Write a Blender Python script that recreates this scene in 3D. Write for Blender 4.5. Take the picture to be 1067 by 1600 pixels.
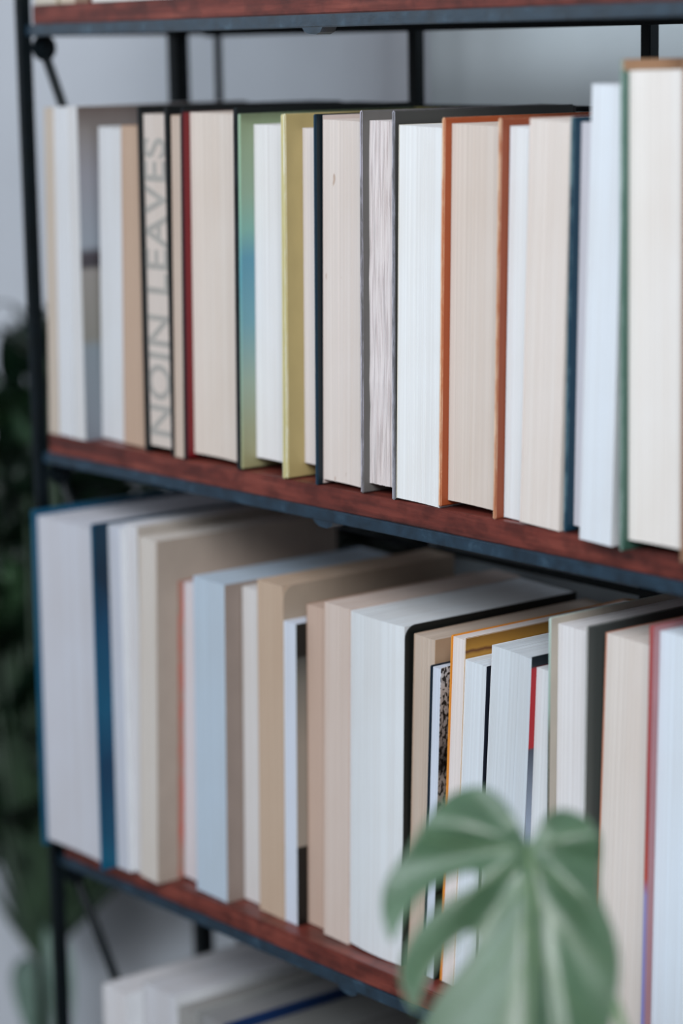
import bpy, bmesh, math, random
from mathutils import Vector, Matrix
from mathutils.geometry import delaunay_2d_cdt

for o in list(bpy.data.objects):
    bpy.data.objects.remove(o)
SC = bpy.context.scene
COL = SC.collection
R = math.radians

# measured data, in metres (world X along the shelf, Y to the wall, Z up, origin at the front left post)
CAM = [[0.629627, 0.776694, -0.017783], [-0.128105, 0.12637, 0.983677], [0.766263, -0.617071, 0.179065], [1.478556, -0.924677, -0.021661]]
BK = {"T0": [0.01119, 0, -0.2768, 0.01162, 0.22168, 0.04253], "T1": [0.02495, 0, -0.2768, 0.01651, 0.22201, 0.03385], "T2": [0.04563, -0.001, -0.2768, 0.01257, 0.2228, 0.0165], "T3": [0.0585, 0.01223, -0.2768, 0.03205, 0.20824, 0.04056], "T4": [0.09087, 0.008, -0.2768, 0.02943, 0.20965, 0.04134], "T5": [0.12638, 0, -0.2768, 0.0342, 0.22291, 0.01403], "T6": [0.16079, 0, -0.2768, 0.01016, 0.21782, 0.02997], "T7": [0.17236, 0, -0.2768, 0.05872, 0.22144, 0.02446], "T8": [0.2313, 0, -0.2768, 0.04417, 0.21825, 0.02611], "T9": [0.2766, 0, -0.2768, 0.03146, 0.21901, 0.02191], "T10": [0.30837, 0.00402, -0.2768, 0.03803, 0.21806, 0.02783], "T11": [0.34827, 0, -0.2768, 0.03091, 0.22138, 0.02071], "T12": [0.37949, 0.00111, -0.2768, 0.03726, 0.21329, 0.03186], "T13": [0.4172, 0, -0.2768, 0.04812, 0.21722, 0.03123], "T14": [0.46565, 0.00596, -0.2768, 0.019, 0.21395, 0.03277], "T15": [0.48496, 0, -0.2768, 0.03029, 0.21777, 0.04355], "T16": [0.5185, 0.0, -0.2768, 0.02262, 0.21953, 0.02975], "T17": [0.54143, -0.01, -0.2768, 0.02311, 0.23621, 0.04025], "T18": [0.57461, -0.014, -0.2768, 0.04477, 0.24893, -0.00084], "B1": [0.0127, -0.02, -0.5675, 0.07635, 0.23956, 0.01133], "B2": [0.08936, -0.00787, -0.5675, 0.0147, 0.23861, 0.01091], "B3": [0.10426, -0.004, -0.5675, 0.01267, 0.24071, 0.01491], "B4": [0.11723, -0.008, -0.5675, 0.02011, 0.23536, 0.04685], "B5": [0.13767, 0.0087, -0.5675, 0.02371, 0.20583, 0.04636], "B6": [0.1655, 0.004, -0.5675, 0.0336, 0.21341, 0.02802], "B7": [0.19941, 0.0173, -0.5675, 0.02505, 0.21054, 0.02823], "B8": [0.22506, 0.011, -0.5675, 0.02608, 0.21953, 0.02684], "B9": [0.25209, 0.011, -0.5675, 0.01248, 0.19738, 0.02561], "B10": [0.26488, 0.01914, -0.5675, 0.02369, 0.2089, 0.02511], "B11": [0.28888, 0.013, -0.5675, 0.02389, 0.21508, 0.03337], "B12": [0.31299, 0.014, -0.5675, 0.05062, 0.21242, 0.03337], "B13": [0.36393, 0.01864, -0.5675, 0.0191, 0.20723, 0.04516], "B14": [0.38335, 0.013, -0.5675, 0.0102, 0.19311, 0.05278], "B15": [0.39751, 0.014, -0.5675, 0.01297, 0.21387, 0.0634], "B16": [0.41071, 0.014, -0.5675, 0.01886, 0.2013, 0.06401], "B17": [0.42991, 0.01502, -0.5675, 0.03332, 0.21213, 0.07267], "B18": [0.46668, 0.014, -0.5675, 0.01933, 0.21233000000000002, 0.05793], "B19": [0.49427, 0.008, -0.5675, 0.03028, 0.23926, 0.01974], "B20": [0.52486, 0.01572, -0.5675, 0.04107, 0.23487, 0.04332], "B21": [0.57054, 0.006, -0.5675, 0.04589, 0.2477, 0.02527]}
LV = [[[[-0.2952, 0.1951, -0.2592], [-0.3214, 0.1851, -0.2256], [-0.3839, 0.1951, -0.2294]], 0.0085, 0], [[[-0.3856, 0.2399, -0.3234], [-0.391, 0.2299, -0.2614], [-0.4659, 0.2399, -0.2622]], 0.0166, 0], [[[-0.2959, 0.1888, -0.3363], [-0.3179, 0.1788, -0.3105], [-0.3825, 0.1888, -0.2738]], 0.0374, 1], [[[-0.3483, 0.212, -0.4168], [-0.3703, 0.202, -0.3736], [-0.4276, 0.212, -0.3559]], 0.022, 0], [[[-0.2736, 0.1872, -0.2647], [-0.2652, 0.1772, -0.2317], [-0.2946, 0.1872, -0.2188]], 0.0114, 0], [[[-0.3243, 0.2096, -0.3471], [-0.2946, 0.1996, -0.2889], [-0.3157, 0.2096, -0.2271]], 0.0239, 0], [[[-0.3362, 0.2049, -0.4031], [-0.2877, 0.1949, -0.363], [-0.1891, 0.2049, -0.3567]], 0.032, 0], [[[-0.39, 0.2345, -0.5001], [-0.4244, 0.2245, -0.4634], [-0.4796, 0.2345, -0.4021]], 0.0398, 0], [[[-0.4059, 0.2397, -0.5327], [-0.4312, 0.2297, -0.5119], [-0.4954, 0.2397, -0.4879]], 0.0401, 0], [[[-0.408, 0.2416, -0.5923], [-0.4326, 0.2316, -0.5596], [-0.5048, 0.2416, -0.5621]], 0.0403, 0], [[[-0.3738, 0.2178, -0.6398], [-0.4093, 0.2078, -0.6158], [-0.4699, 0.2178, -0.6179]], 0.0456, 1], [[[-0.4224, 0.2453, -0.7098], [-0.4604, 0.2353, -0.6982], [-0.5344, 0.2453, -0.7044]], 0.0412, 0], [[[-0.4184, 0.2378, -0.7437], [-0.4396, 0.2278, -0.7283], [-0.5145, 0.2378, -0.7546]], 0.0351, 0], [[[-0.377, 0.2277, -0.4683], [-0.3373, 0.2177, -0.4217], [-0.3349, 0.2277, -0.3808]], 0.0329, 0], [[[-0.4141, 0.2473, -0.5826], [-0.3807, 0.2373, -0.528], [-0.3767, 0.2473, -0.4711]], 0.0339, 0], [[[-0.4713, 0.2627, -0.7001], [-0.46, 0.2527, -0.5441], [-0.4608, 0.2627, -0.415]], 0.0467, 0], [[[-0.3895, 0.2234, -0.7334], [-0.3582, 0.2134, -0.6648], [-0.3786, 0.2234, -0.5834]], 0.0338, 0], [[[-0.5011, 0.2619, -0.7378], [-0.4917, 0.2519, -0.6102], [-0.491, 0.2619, -0.4664]], 0.0415, 0], [[[-0.4095, 0.2349, -0.759], [-0.4249, 0.2249, -0.7424], [-0.4825, 0.2349, -0.7031]], 0.0349, 0], [[[-0.3818, 0.216, -0.8198], [-0.3758, 0.206, -0.8519], [-0.3693, 0.216, -0.9134]], 0.0344, 2], [[[-0.4123, 0.2231, -0.8301], [-0.4033, 0.2131, -0.8495], [-0.4026, 0.2231, -0.9196]], 0.0232, 2], [[[-0.3594, 0.2374, -0.4443], [-0.3723, 0.2274, -0.4107], [-0.4425, 0.2374, -0.427]], 0.0278, 0], [[[-0.355, 0.2102, -0.7634], [-0.322, 0.2002, -0.8111], [-0.3377, 0.2102, -0.8899]], 0.0224, 2], [[[-0.5589, 0.2588, -0.5486], [-0.5096, 0.2488, -0.5137], [-0.4733, 0.2588, -0.4863]], 0.0395, 0], [[[-0.4069, 0.2159, -0.6559], [-0.4306, 0.2059, -0.6411], [-0.4902, 0.2159, -0.639]], 0.0406, 0], [[[-0.4009, 0.235, -0.7365], [-0.4071, 0.225, -0.7044], [-0.4574, 0.235, -0.6913]], 0.0288, 0], [[[-0.3955, 0.2538, -0.5483], [-0.4039, 0.2438, -0.5146], [-0.4493, 0.2538, -0.4904]], 0.0439, 0], [[[-0.5088, 0.2514, -0.6816], [-0.4993, 0.2414, -0.6601], [-0.5319, 0.2514, -0.6404]], 0.0341, 0], [[[-0.4678, 0.2389, -0.5535], [-0.4217, 0.2289, -0.5194], [-0.3943, 0.2389, -0.4846]], 0.0417, 0], [[[-0.4343, 0.2421, -0.7107], [-0.416, 0.2321, -0.6648], [-0.4513, 0.2421, -0.6441]], 0.046, 0], [[[-0.4229, 0.2456, -0.5943], [-0.4579, 0.2356, -0.5811], [-0.5156, 0.2456, -0.5659]], 0.0347, 0], [[[-0.4422, 0.232, -0.5734], [-0.4201, 0.222, -0.5468], [-0.4139, 0.232, -0.5208]], 0.0436, 0], [[[-0.3777, 0.2196, -0.7162], [-0.4118, 0.2096, -0.6997], [-0.4617, 0.2196, -0.6793]], 0.0413, 0], [[[-0.5246, 0.2569, -0.7747], [-0.4737, 0.2469, -0.7299], [-0.4334, 0.2569, -0.696]], 0.0315, 0], [[[-0.4362, 0.1978, -0.5036], [-0.3903, 0.1878, -0.4798], [-0.3684, 0.1978, -0.4632]], 0.0444, 0], [[[-0.3045, 0.1953, -0.6289], [-0.3155, 0.1853, -0.6012], [-0.3706, 0.1953, -0.5962]], 0.0404, 0], [[[-0.4416, 0.21, -0.6326], [-0.3972, 0.2, -0.592], [-0.388, 0.21, -0.5615]], 0.0322, 0], [[[-0.3813, 0.2038, -0.4853], [-0.3581, 0.1938, -0.4496], [-0.3818, 0.2038, -0.4262]], 0.0279, 0], [[[-0.5092, 0.2629, -0.5313], [-0.4648, 0.2529, -0.5035], [-0.447, 0.2629, -0.4737]], 0.0372, 0], [[[-0.4395, 0.2274, -0.5558], [-0.4222, 0.2174, -0.5333], [-0.4398, 0.2274, -0.5101]], 0.0398, 0], [[[-0.5134, 0.2558, -0.7604], [-0.4377, 0.2458, -0.7195], [-0.4131, 0.2558, -0.688]], 0.0345, 0], [[[-0.4004, 0.2292, -0.5511], [-0.418, 0.2192, -0.5278], [-0.4594, 0.2292, -0.5085]], 0.0401, 0], [[[-0.4096, 0.2024, -0.5835], [-0.4171, 0.1924, -0.547], [-0.4373, 0.2024, -0.5238]], 0.0385, 0], [[[-0.471, 0.255, -0.6624], [-0.4592, 0.245, -0.6314], [-0.5047, 0.255, -0.6219]], 0.0323, 0], [[[-0.4591, 0.2556, -0.563], [-0.4642, 0.2456, -0.5331], [-0.5277, 0.2556, -0.5247]], 0.0376, 0], [[[-0.4095, 0.1949, -0.6885], [-0.3508, 0.1849, -0.6688], [-0.3275, 0.1949, -0.6528]], 0.0289, 0], [[[-0.4893, 0.2463, -0.5229], [-0.426, 0.2363, -0.4753], [-0.4001, 0.2463, -0.4488]], 0.0299, 0], [[[-0.4155, 0.2305, -0.7044], [-0.4358, 0.2205, -0.6769], [-0.4857, 0.2305, -0.6651]], 0.0433, 0], [[[-0.4324, 0.1993, -0.5581], [-0.3733, 0.1893, -0.5225], [-0.3631, 0.1993, -0.4989]], 0.0309, 0], [[[-0.4316, 0.212, -0.7233], [-0.4136, 0.202, -0.6767], [-0.4031, 0.212, -0.6403]], 0.0441, 0], [[[-0.4685, 0.2437, -0.6394], [-0.4179, 0.2337, -0.5936], [-0.4104, 0.2437, -0.5594]], 0.0401, 0], [[[-0.3891, 0.2, -0.5418], [-0.3403, 0.19, -0.503], [-0.3392, 0.2, -0.4765]], 0.028, 0], [[[-0.4669, 0.2336, -0.7245], [-0.4299, 0.2236, -0.6804], [-0.4211, 0.2336, -0.6509]], 0.0436, 0], [[[-0.5415, 0.2276, -0.7359], [-0.472, 0.2176, -0.6883], [-0.4201, 0.2276, -0.6593]], 0.0477, 0], [[[-0.4183, 0.2275, -0.538], [-0.4251, 0.2175, -0.506], [-0.4475, 0.2275, -0.4798]], 0.0416, 0], [[[-0.3882, 0.1996, -0.4444], [-0.3369, 0.1896, -0.4164], [-0.316, 0.1996, -0.3944]], 0.0325, 0], [[[-0.4304, 0.251, -0.5191], [-0.4052, 0.241, -0.4943], [-0.4177, 0.251, -0.4692]], 0.046, 0], [[[-0.509, 0.2282, -0.6442], [-0.4542, 0.2182, -0.6189], [-0.4294, 0.2282, -0.5986]], 0.044, 0], [[[-0.4807, 0.2401, -0.656], [-0.4372, 0.2301, -0.6202], [-0.4353, 0.2401, -0.5951]], 0.0431, 0], [[[-0.4286, 0.2352, -0.566], [-0.428, 0.2252, -0.5231], [-0.4447, 0.2352, -0.4945]], 0.0289, 0], [[[-0.3524, 0.2106, -0.7213], [-0.3703, 0.2006, -0.7038], [-0.4055, 0.2106, -0.6919]], 0.0379, 0], [[[-0.4634, 0.2439, -0.5167], [-0.3949, 0.2339, -0.4898], [-0.3756, 0.2439, -0.4671]], 0.0463, 0], [[[-0.4224, 0.2168, -0.6297], [-0.3975, 0.2068, -0.6035], [-0.4052, 0.2168, -0.5776]], 0.0464, 0], [[[-0.5157, 0.2588, -0.6707], [-0.5262, 0.2488, -0.6519], [-0.55, 0.2588, -0.632]], 0.0502, 0], [[[-0.4189, 0.2216, -0.5746], [-0.3912, 0.2116, -0.5274], [-0.4102, 0.2216, -0.5019]], 0.0323, 0], [[[-0.3758, 0.2006, -0.5913], [-0.3306, 0.1906, -0.552], [-0.325, 0.2006, -0.5189]], 0.038, 0], [[[-0.4769, 0.2222, -0.4987], [-0.4172, 0.2122, -0.4844], [-0.4013, 0.2222, -0.4711]], 0.0329, 0], [[[-0.4319, 0.2165, -0.5719], [-0.4371, 0.2065, -0.5494], [-0.4717, 0.2165, -0.5247]], 0.0243, 1], [[[-0.4762, 0.2611, -0.4676], [-0.409, 0.2511, -0.4376], [-0.3879, 0.2611, -0.4286]], 0.0278, 1], [[[-0.4165, 0.2096, -0.6261], [-0.3717, 0.1996, -0.5988], [-0.3551, 0.2096, -0.5787]], 0.0228, 1], [[[-0.4167, 0.2562, -0.5746], [-0.4212, 0.2462, -0.5476], [-0.4673, 0.2562, -0.5417]], 0.0258, 1], [[[-0.4072, 0.1871, -0.5215], [-0.3478, 0.1771, -0.4864], [-0.3427, 0.1871, -0.4592]], 0.0251, 1], [[[-0.3529, 0.1957, -0.4745], [-0.3614, 0.1857, -0.4473], [-0.4158, 0.1957, -0.4337]], 0.0258, 1], [[[-0.3461, 0.2086, -0.7018], [-0.3563, 0.1986, -0.69], [-0.4134, 0.2086, -0.6931]], 0.0272, 1], [[[-0.3902, 0.2443, -0.6683], [-0.4211, 0.2343, -0.6522], [-0.5117, 0.2443, -0.6539]], 0.0286, 1], [[[-0.3718, 0.2332, -0.3652], [-0.3793, 0.2232, -0.3427], [-0.4403, 0.2332, -0.3275]], 0.0359, 0], [[[-0.3574, 0.2183, -0.399], [-0.3691, 0.2083, -0.3824], [-0.4257, 0.2183, -0.3777]], 0.024, 0], [[[-0.3605, 0.2181, -0.3797], [-0.3686, 0.2081, -0.374], [-0.4323, 0.2181, -0.3707]], 0.0282, 0], [[[-0.4873, 0.2523, -0.4273], [-0.4286, 0.2423, -0.3937], [-0.4055, 0.2523, -0.3671]], 0.0395, 0], [[[-0.2892, 0.2024, -0.2731], [-0.3123, 0.1924, -0.2604], [-0.3799, 0.2024, -0.2497]], 0.0332, 0], [[[-0.4008, 0.248, -0.3371], [-0.4158, 0.238, -0.3187], [-0.4512, 0.248, -0.2963]], 0.025, 0], [[[-0.3718, 0.2149, -0.3852], [-0.3538, 0.2049, -0.3613], [-0.3915, 0.2149, -0.3371]], 0.0255, 0], [[[-0.4352, 0.2404, -0.3619], [-0.4058, 0.2304, -0.3337], [-0.4135, 0.2404, -0.3076]], 0.0361, 0], [[[-0.4018, 0.2503, -0.3674], [-0.4312, 0.2403, -0.3546], [-0.4718, 0.2503, -0.3537]], 0.036, 0], [[[-0.3723, 0.2194, -0.3507], [-0.3705, 0.2094, -0.3225], [-0.3791, 0.2194, -0.3046]], 0.0361, 0], [[[-0.3168, 0.2006, -0.3358], [-0.3252, 0.1906, -0.3077], [-0.3767, 0.2006, -0.2878]], 0.0296, 0], [[[-0.365, 0.2042, -0.3659], [-0.3248, 0.1942, -0.3366], [-0.3362, 0.2042, -0.3055]], 0.0224, 0], [[[-0.3306, 0.2047, -0.2863], [-0.3259, 0.1947, -0.2547], [-0.3622, 0.2047, -0.2263]], 0.0228, 0], [[[-0.2808, 0.1927, -0.361], [-0.3005, 0.1827, -0.3302], [-0.331, 0.1927, -0.3091]], 0.0339, 0], [[[-0.3953, 0.2192, -0.3071], [-0.3736, 0.2092, -0.2674], [-0.3899, 0.2192, -0.2429]], 0.0264, 0], [[[-0.3559, 0.2366, -0.3206], [-0.37, 0.2266, -0.3109], [-0.4039, 0.2366, -0.2951]], 0.0229, 0], [[[-0.3862, 0.216, -0.4139], [-0.3428, 0.206, -0.3808], [-0.3401, 0.216, -0.3641]], 0.03, 0], [[[-0.5083, 0.2615, -0.4292], [-0.4432, 0.2515, -0.4011], [-0.4056, 0.2615, -0.3727]], 0.0398, 0], [[[-0.413, 0.2602, -0.3561], [-0.42, 0.2502, -0.3353], [-0.4721, 0.2602, -0.3309]], 0.0329, 0], [[[-0.4832, 0.2471, -0.4001], [-0.4266, 0.2371, -0.3605], [-0.3987, 0.2471, -0.3299]], 0.0294, 0], [[[-0.3668, 0.2485, -0.3902], [-0.3988, 0.2385, -0.3741], [-0.4417, 0.2485, -0.3673]], 0.0348, 0], [[[-0.2888, 0.21, -0.4026], [-0.3045, 0.2, -0.39], [-0.3711, 0.21, -0.386]], 0.0272, 0], [[[-0.3561, 0.2457, -0.4038], [-0.3877, 0.2357, -0.3836], [-0.4349, 0.2457, -0.3745]], 0.0313, 0], [[[-0.3261, 0.1892, -0.3869], [-0.3183, 0.1792, -0.3607], [-0.3498, 0.1892, -0.3466]], 0.0225, 0], [[[-0.2826, 0.1866, -0.3222], [-0.3162, 0.1766, -0.3106], [-0.3588, 0.1866, -0.2951]], 0.0197, 0], [[[-0.3987, 0.1904, -0.4362], [-0.3663, 0.1804, -0.3973], [-0.3873, 0.1904, -0.3629]], 0.0196, 0], [[[-0.3228, 0.2104, -0.3121], [-0.3686, 0.2004, -0.3052], [-0.4393, 0.2104, -0.2965]], 0.0264, 0], [[[-0.4804, 0.2432, -0.3931], [-0.4043, 0.2332, -0.3745], [-0.3802, 0.2432, -0.3572]], 0.0279, 0], [[[-0.3707, 0.1875, -0.3614], [-0.3391, 0.1775, -0.3368], [-0.3375, 0.1875, -0.3146]], 0.023, 0], [[[-0.4638, 0.2157, -0.3439], [-0.3912, 0.2057, -0.3117], [-0.3703, 0.2157, -0.2828]], 0.0277, 0], [[[-0.4606, 0.2327, -0.4368], [-0.4553, 0.2227, -0.4048], [-0.4631, 0.2327, -0.3713]], 0.0221, 0], [[[-0.4412, 0.2527, -0.4174], [-0.425, 0.2427, -0.382], [-0.4274, 0.2527, -0.3515]], 0.0211, 0], [[[-0.4016, 0.2301, -0.351], [-0.4318, 0.2201, -0.3286], [-0.4743, 0.2301, -0.3199]], 0.0244, 0], [[[-0.3552, 0.2046, -0.3482], [-0.3539, 0.1946, -0.3232], [-0.3667, 0.2046, -0.3036]], 0.0289, 1], [[[-0.395, 0.1919, -0.3371], [-0.3209, 0.1819, -0.3048], [-0.2988, 0.1919, -0.284]], 0.0264, 1], [[[-0.3834, 0.2255, -0.336], [-0.4219, 0.2155, -0.3257], [-0.4778, 0.2255, -0.3193]], 0.0245, 1], [[[-0.4685, 0.2495, -0.3554], [-0.4693, 0.2395, -0.3246], [-0.4835, 0.2495, -0.297]], 0.0264, 1], [[[-0.3725, 0.2516, -0.4097], [-0.3371, 0.2416, -0.3897], [-0.343, 0.2516, -0.3709]], 0.0222, 0], [[[-0.3083, 0.2346, -0.398], [-0.2815, 0.2246, -0.3685], [-0.2892, 0.2346, -0.355]], 0.0245, 0], [[[-0.2736, 0.1994, -0.4019], [-0.2341, 0.1894, -0.3752], [-0.2435, 0.1994, -0.3652]], 0.0211, 0], [[[-0.2295, 0.191, -0.3858], [-0.1903, 0.181, -0.3708], [-0.1658, 0.191, -0.3585]], 0.0207, 0], [[[-0.0779, 0.1889, -0.3542], [-0.0779, 0.1789, -0.3483], [-0.1194, 0.1889, -0.3416]], 0.0214, 0], [[[-0.0785, 0.2066, -0.3782], [-0.0806, 0.1966, -0.3636], [-0.0963, 0.2066, -0.3544]], 0.0218, 0], [[[-0.3185, 0.2277, -0.387], [-0.2708, 0.2177, -0.37], [-0.2741, 0.2277, -0.3629]], 0.0292, 0], [[[-0.1563, 0.197, -0.3891], [-0.1612, 0.187, -0.3763], [-0.1962, 0.197, -0.3696]], 0.0237, 0], [[[-0.279, 0.2346, -0.3921], [-0.2536, 0.2246, -0.362], [-0.2754, 0.2346, -0.3419]], 0.0316, 0], [[[-0.0678, 0.2102, -0.3606], [-0.0751, 0.2002, -0.3479], [-0.1286, 0.2102, -0.3399]], 0.0292, 0], [[[-0.2308, 0.2482, -0.3882], [-0.234, 0.2382, -0.3731], [-0.2872, 0.2482, -0.3751]], 0.0226, 0], [[[-0.3432, 0.2274, -0.4097], [-0.3072, 0.2174, -0.3849], [-0.3208, 0.2274, -0.3649]], 0.0285, 0], [[[-0.2051, 0.2464, -0.3824], [-0.2097, 0.2364, -0.3705], [-0.2506, 0.2464, -0.3716]], 0.0253, 0], [[[-0.1425, 0.2055, -0.3785], [-0.152, 0.1955, -0.3662], [-0.175, 0.2055, -0.3546]], 0.0276, 0], [[[-0.2833, 0.2306, -0.3884], [-0.302, 0.2206, -0.3787], [-0.3421, 0.2306, -0.3656]], 0.0245, 0], [[[-0.2689, 0.2559, -0.3995], [-0.2084, 0.2459, -0.38], [-0.197, 0.2559, -0.3676]], 0.0211, 0], [[[0.0022, 0.1863, -0.3909], [-0.0033, 0.1763, -0.3729], [-0.0209, 0.1863, -0.3562]], 0.0227, 0], [[[0.0004, 0.2596, -0.3796], [0.0002, 0.2496, -0.3573], [-0.0212, 0.2596, -0.3408]], 0.0227, 0], [[[-0.1377, 0.2323, -0.3963], [-0.0972, 0.2223, -0.3772], [-0.077, 0.2323, -0.3602]], 0.028, 0], [[[-0.0121, 0.2648, -0.3773], [-0.031, 0.2548, -0.3645], [-0.0673, 0.2648, -0.3505]], 0.0259, 0], [[[0.0129, 0.2078, -0.3624], [0.0521, 0.1978, -0.3467], [0.0747, 0.2078, -0.332]], 0.0187, 0], [[[0.0024, 0.2242, -0.3843], [0.0259, 0.2142, -0.3652], [0.0414, 0.2242, -0.3427]], 0.02, 0], [[[-0.089, 0.2397, -0.3992], [-0.1007, 0.2297, -0.383], [-0.1271, 0.2397, -0.3687]], 0.0278, 0], [[[0.0404, 0.2325, -0.3783], [0.0411, 0.2225, -0.3641], [0.0113, 0.2325, -0.3483]], 0.0245, 0], [[[-0.0742, 0.2347, -0.3912], [-0.051, 0.2247, -0.3669], [-0.0379, 0.2347, -0.3508]], 0.0213, 0], [[[-0.0499, 0.2542, -0.389], [-0.0564, 0.2442, -0.3735], [-0.096, 0.2542, -0.3679]], 0.0281, 0], [[[0.0493, 0.198, -0.3738], [0.0811, 0.188, -0.3558], [0.0787, 0.198, -0.3369]], 0.0254, 0], [[[0.0923, 0.2424, -0.3896], [0.114, 0.2324, -0.3655], [0.095, 0.2424, -0.3528]], 0.0247, 0], [[[0.106, 0.2206, -0.376], [0.084, 0.2106, -0.3668], [0.0532, 0.2206, -0.3637]], 0.025, 0], [[[0.0399, 0.258, -0.3919], [0.0543, 0.248, -0.3778], [0.0507, 0.258, -0.3643]], 0.0254, 0], [[[0.0673, 0.2609, -0.3949], [0.0933, 0.2509, -0.3651], [0.0785, 0.2609, -0.3532]], 0.0222, 0], [[[0.0676, 0.2205, -0.3708], [0.0403, 0.2105, -0.3633], [-0.0005, 0.2205, -0.3605]], 0.0296, 0], [[[0.101, 0.2136, -0.3719], [0.0975, 0.2036, -0.3557], [0.0762, 0.2136, -0.345]], 0.0245, 0], [[[-0.0424, 0.257, -0.4063], [-0.0086, 0.247, -0.3956], [0.0147, 0.257, -0.3812]], 0.0255, 0], [[[-0.0083, 0.2603, -0.3888], [0.029, 0.2503, -0.3703], [0.0483, 0.2603, -0.3596]], 0.0257, 0], [[[0.0174, 0.2468, -0.3894], [0.055, 0.2368, -0.3797], [0.0552, 0.2468, -0.3712]], 0.0234, 0], [[[0.0835, 0.2573, -0.3922], [0.1054, 0.2473, -0.378], [0.1056, 0.2573, -0.3649]], 0.0261, 0], [[[-0.0161, 0.2608, -0.4074], [-0.0111, 0.2508, -0.3857], [-0.026, 0.2608, -0.3774]], 0.0255, 0], [[[0.0403, 0.2238, -0.3953], [0.0294, 0.2138, -0.3842], [0.0, 0.2238, -0.3792]], 0.0246, 0], [[[0.1121, 0.2138, -0.3601], [0.1556, 0.2038, -0.3453], [0.159, 0.2138, -0.3417]], 0.0209, 0], [[[0.1401, 0.1896, -0.3642], [0.1656, 0.1796, -0.34], [0.1764, 0.1896, -0.324]], 0.0249, 0], [[[0.1265, 0.2201, -0.3869], [0.1429, 0.2101, -0.3615], [0.1254, 0.2201, -0.3501]], 0.0287, 0], [[[0.1369, 0.2024, -0.3693], [0.1609, 0.1924, -0.3418], [0.1561, 0.2024, -0.3288]], 0.0206, 0], [[[0.023, 0.243, -0.389], [0.0361, 0.233, -0.3686], [0.0218, 0.243, -0.3466]], 0.0261, 0], [[[0.0326, 0.2339, -0.3753], [0.0816, 0.2239, -0.3621], [0.0887, 0.2339, -0.3491]], 0.0218, 0], [[[0.0352, 0.2599, -0.3889], [0.0625, 0.2499, -0.3736], [0.0599, 0.2599, -0.3632]], 0.0249, 0]]
LB = [-0.364, 0.205, -0.8122]
LEAF = [[0.0, 0.0], [-0.00362, 0.00668], [-0.0078, 0.01448], [-0.01337, 0.02172], [-0.01977, 0.0259], [-0.02729, 0.0259], [-0.03481, 0.02228], [-0.04122, 0.01615], [-0.04678, 0.00891], [-0.05235, 0.00056], [-0.05876, -0.00668], [-0.06349, -0.01448], [-0.06461, -0.02367], [-0.06349, -0.03203], [-0.06043, -0.04066], [-0.05737, -0.03453], [-0.05403, -0.02729], [-0.04818, -0.02061], [-0.03982, -0.01532], [-0.03147, -0.0117], [-0.02506, -0.01086], [-0.02172, -0.01281], [-0.02339, -0.01671], [-0.02952, -0.02005], [-0.03704, -0.02395], [-0.04456, -0.02896], [-0.05096, -0.0362], [-0.0557, -0.04456], [-0.05737, -0.05347], [-0.05458, -0.06266], [-0.04957, -0.07018], [-0.04818, -0.06461], [-0.04623, -0.05709], [-0.04122, -0.04846], [-0.03509, -0.04122], [-0.02896, -0.0362], [-0.02451, -0.03537], [-0.02339, -0.03899], [-0.02618, -0.04511], [-0.0323, -0.05235], [-0.03899, -0.05959], [-0.04456, -0.06739], [-0.04818, -0.07658], [-0.05013, -0.08633], [-0.04818, -0.10025], [-0.04122, -0.11696], [-0.02729, -0.13367], [-0.01058, -0.14759], [0.00613, -0.13924], [0.02144, -0.12253], [0.0298, -0.10582], [0.0323, -0.0919], [0.03258, -0.07797], [0.03453, -0.06962], [0.03732, -0.05848], [0.03815, -0.04734], [0.03592, -0.0362], [0.03175, -0.02646], [0.02952, -0.01949], [0.03008, -0.01253], [0.03119, -0.00418], [0.03063, 0.00418], [0.02701, 0.01114], [0.02005, 0.01504], [0.01309, 0.01559], [0.00752, 0.01281], [0.0039, 0.0078]]
PIERX = 0.1188
SIN = [0.7059, -0.2005, -0.3625]

# ---------------------------------------------------------------- camera
cam_data = bpy.data.cameras.new('camera')
cam = bpy.data.objects.new('camera', cam_data)
COL.objects.link(cam)
SC.camera = cam
cr, cu, cb, cp = [Vector(v) for v in CAM]
cam.matrix_world = Matrix(((cr.x, cu.x, cb.x, cp.x), (cr.y, cu.y, cb.y, cp.y), (cr.z, cu.z, cb.z, cp.z), (0, 0, 0, 1)))
cam_data.sensor_fit = 'HORIZONTAL'
cam_data.sensor_width = 24
cam_data.lens = 3950 / 1067 * 24
cam_data.clip_start = 0.05
cam_data.dof.use_dof = True
cam_data.dof.focus_distance = 1.445
cam_data.dof.aperture_fstop = 2.9

# ---------------------------------------------------------------- world, light, exposure
world = bpy.data.worlds.new('world')
SC.world = world
world.use_nodes = True
bg = world.node_tree.nodes['Background']
bg.inputs[0].default_value = (0.86, 0.92, 1.0, 1)
bg.inputs[1].default_value = 0.17


def area_light(name, loc, target, sx, sy, power, color):
    l = bpy.data.lights.new(name, 'AREA')
    l.shape = 'RECTANGLE'
    l.size, l.size_y = sx, sy
    l.energy = power
    l.color = color
    o = bpy.data.objects.new(name, l)
    o.location = loc
    o.rotation_euler = (Vector(target) - Vector(loc)).to_track_quat('-Z', 'Y').to_euler()
    COL.objects.link(o)


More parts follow.
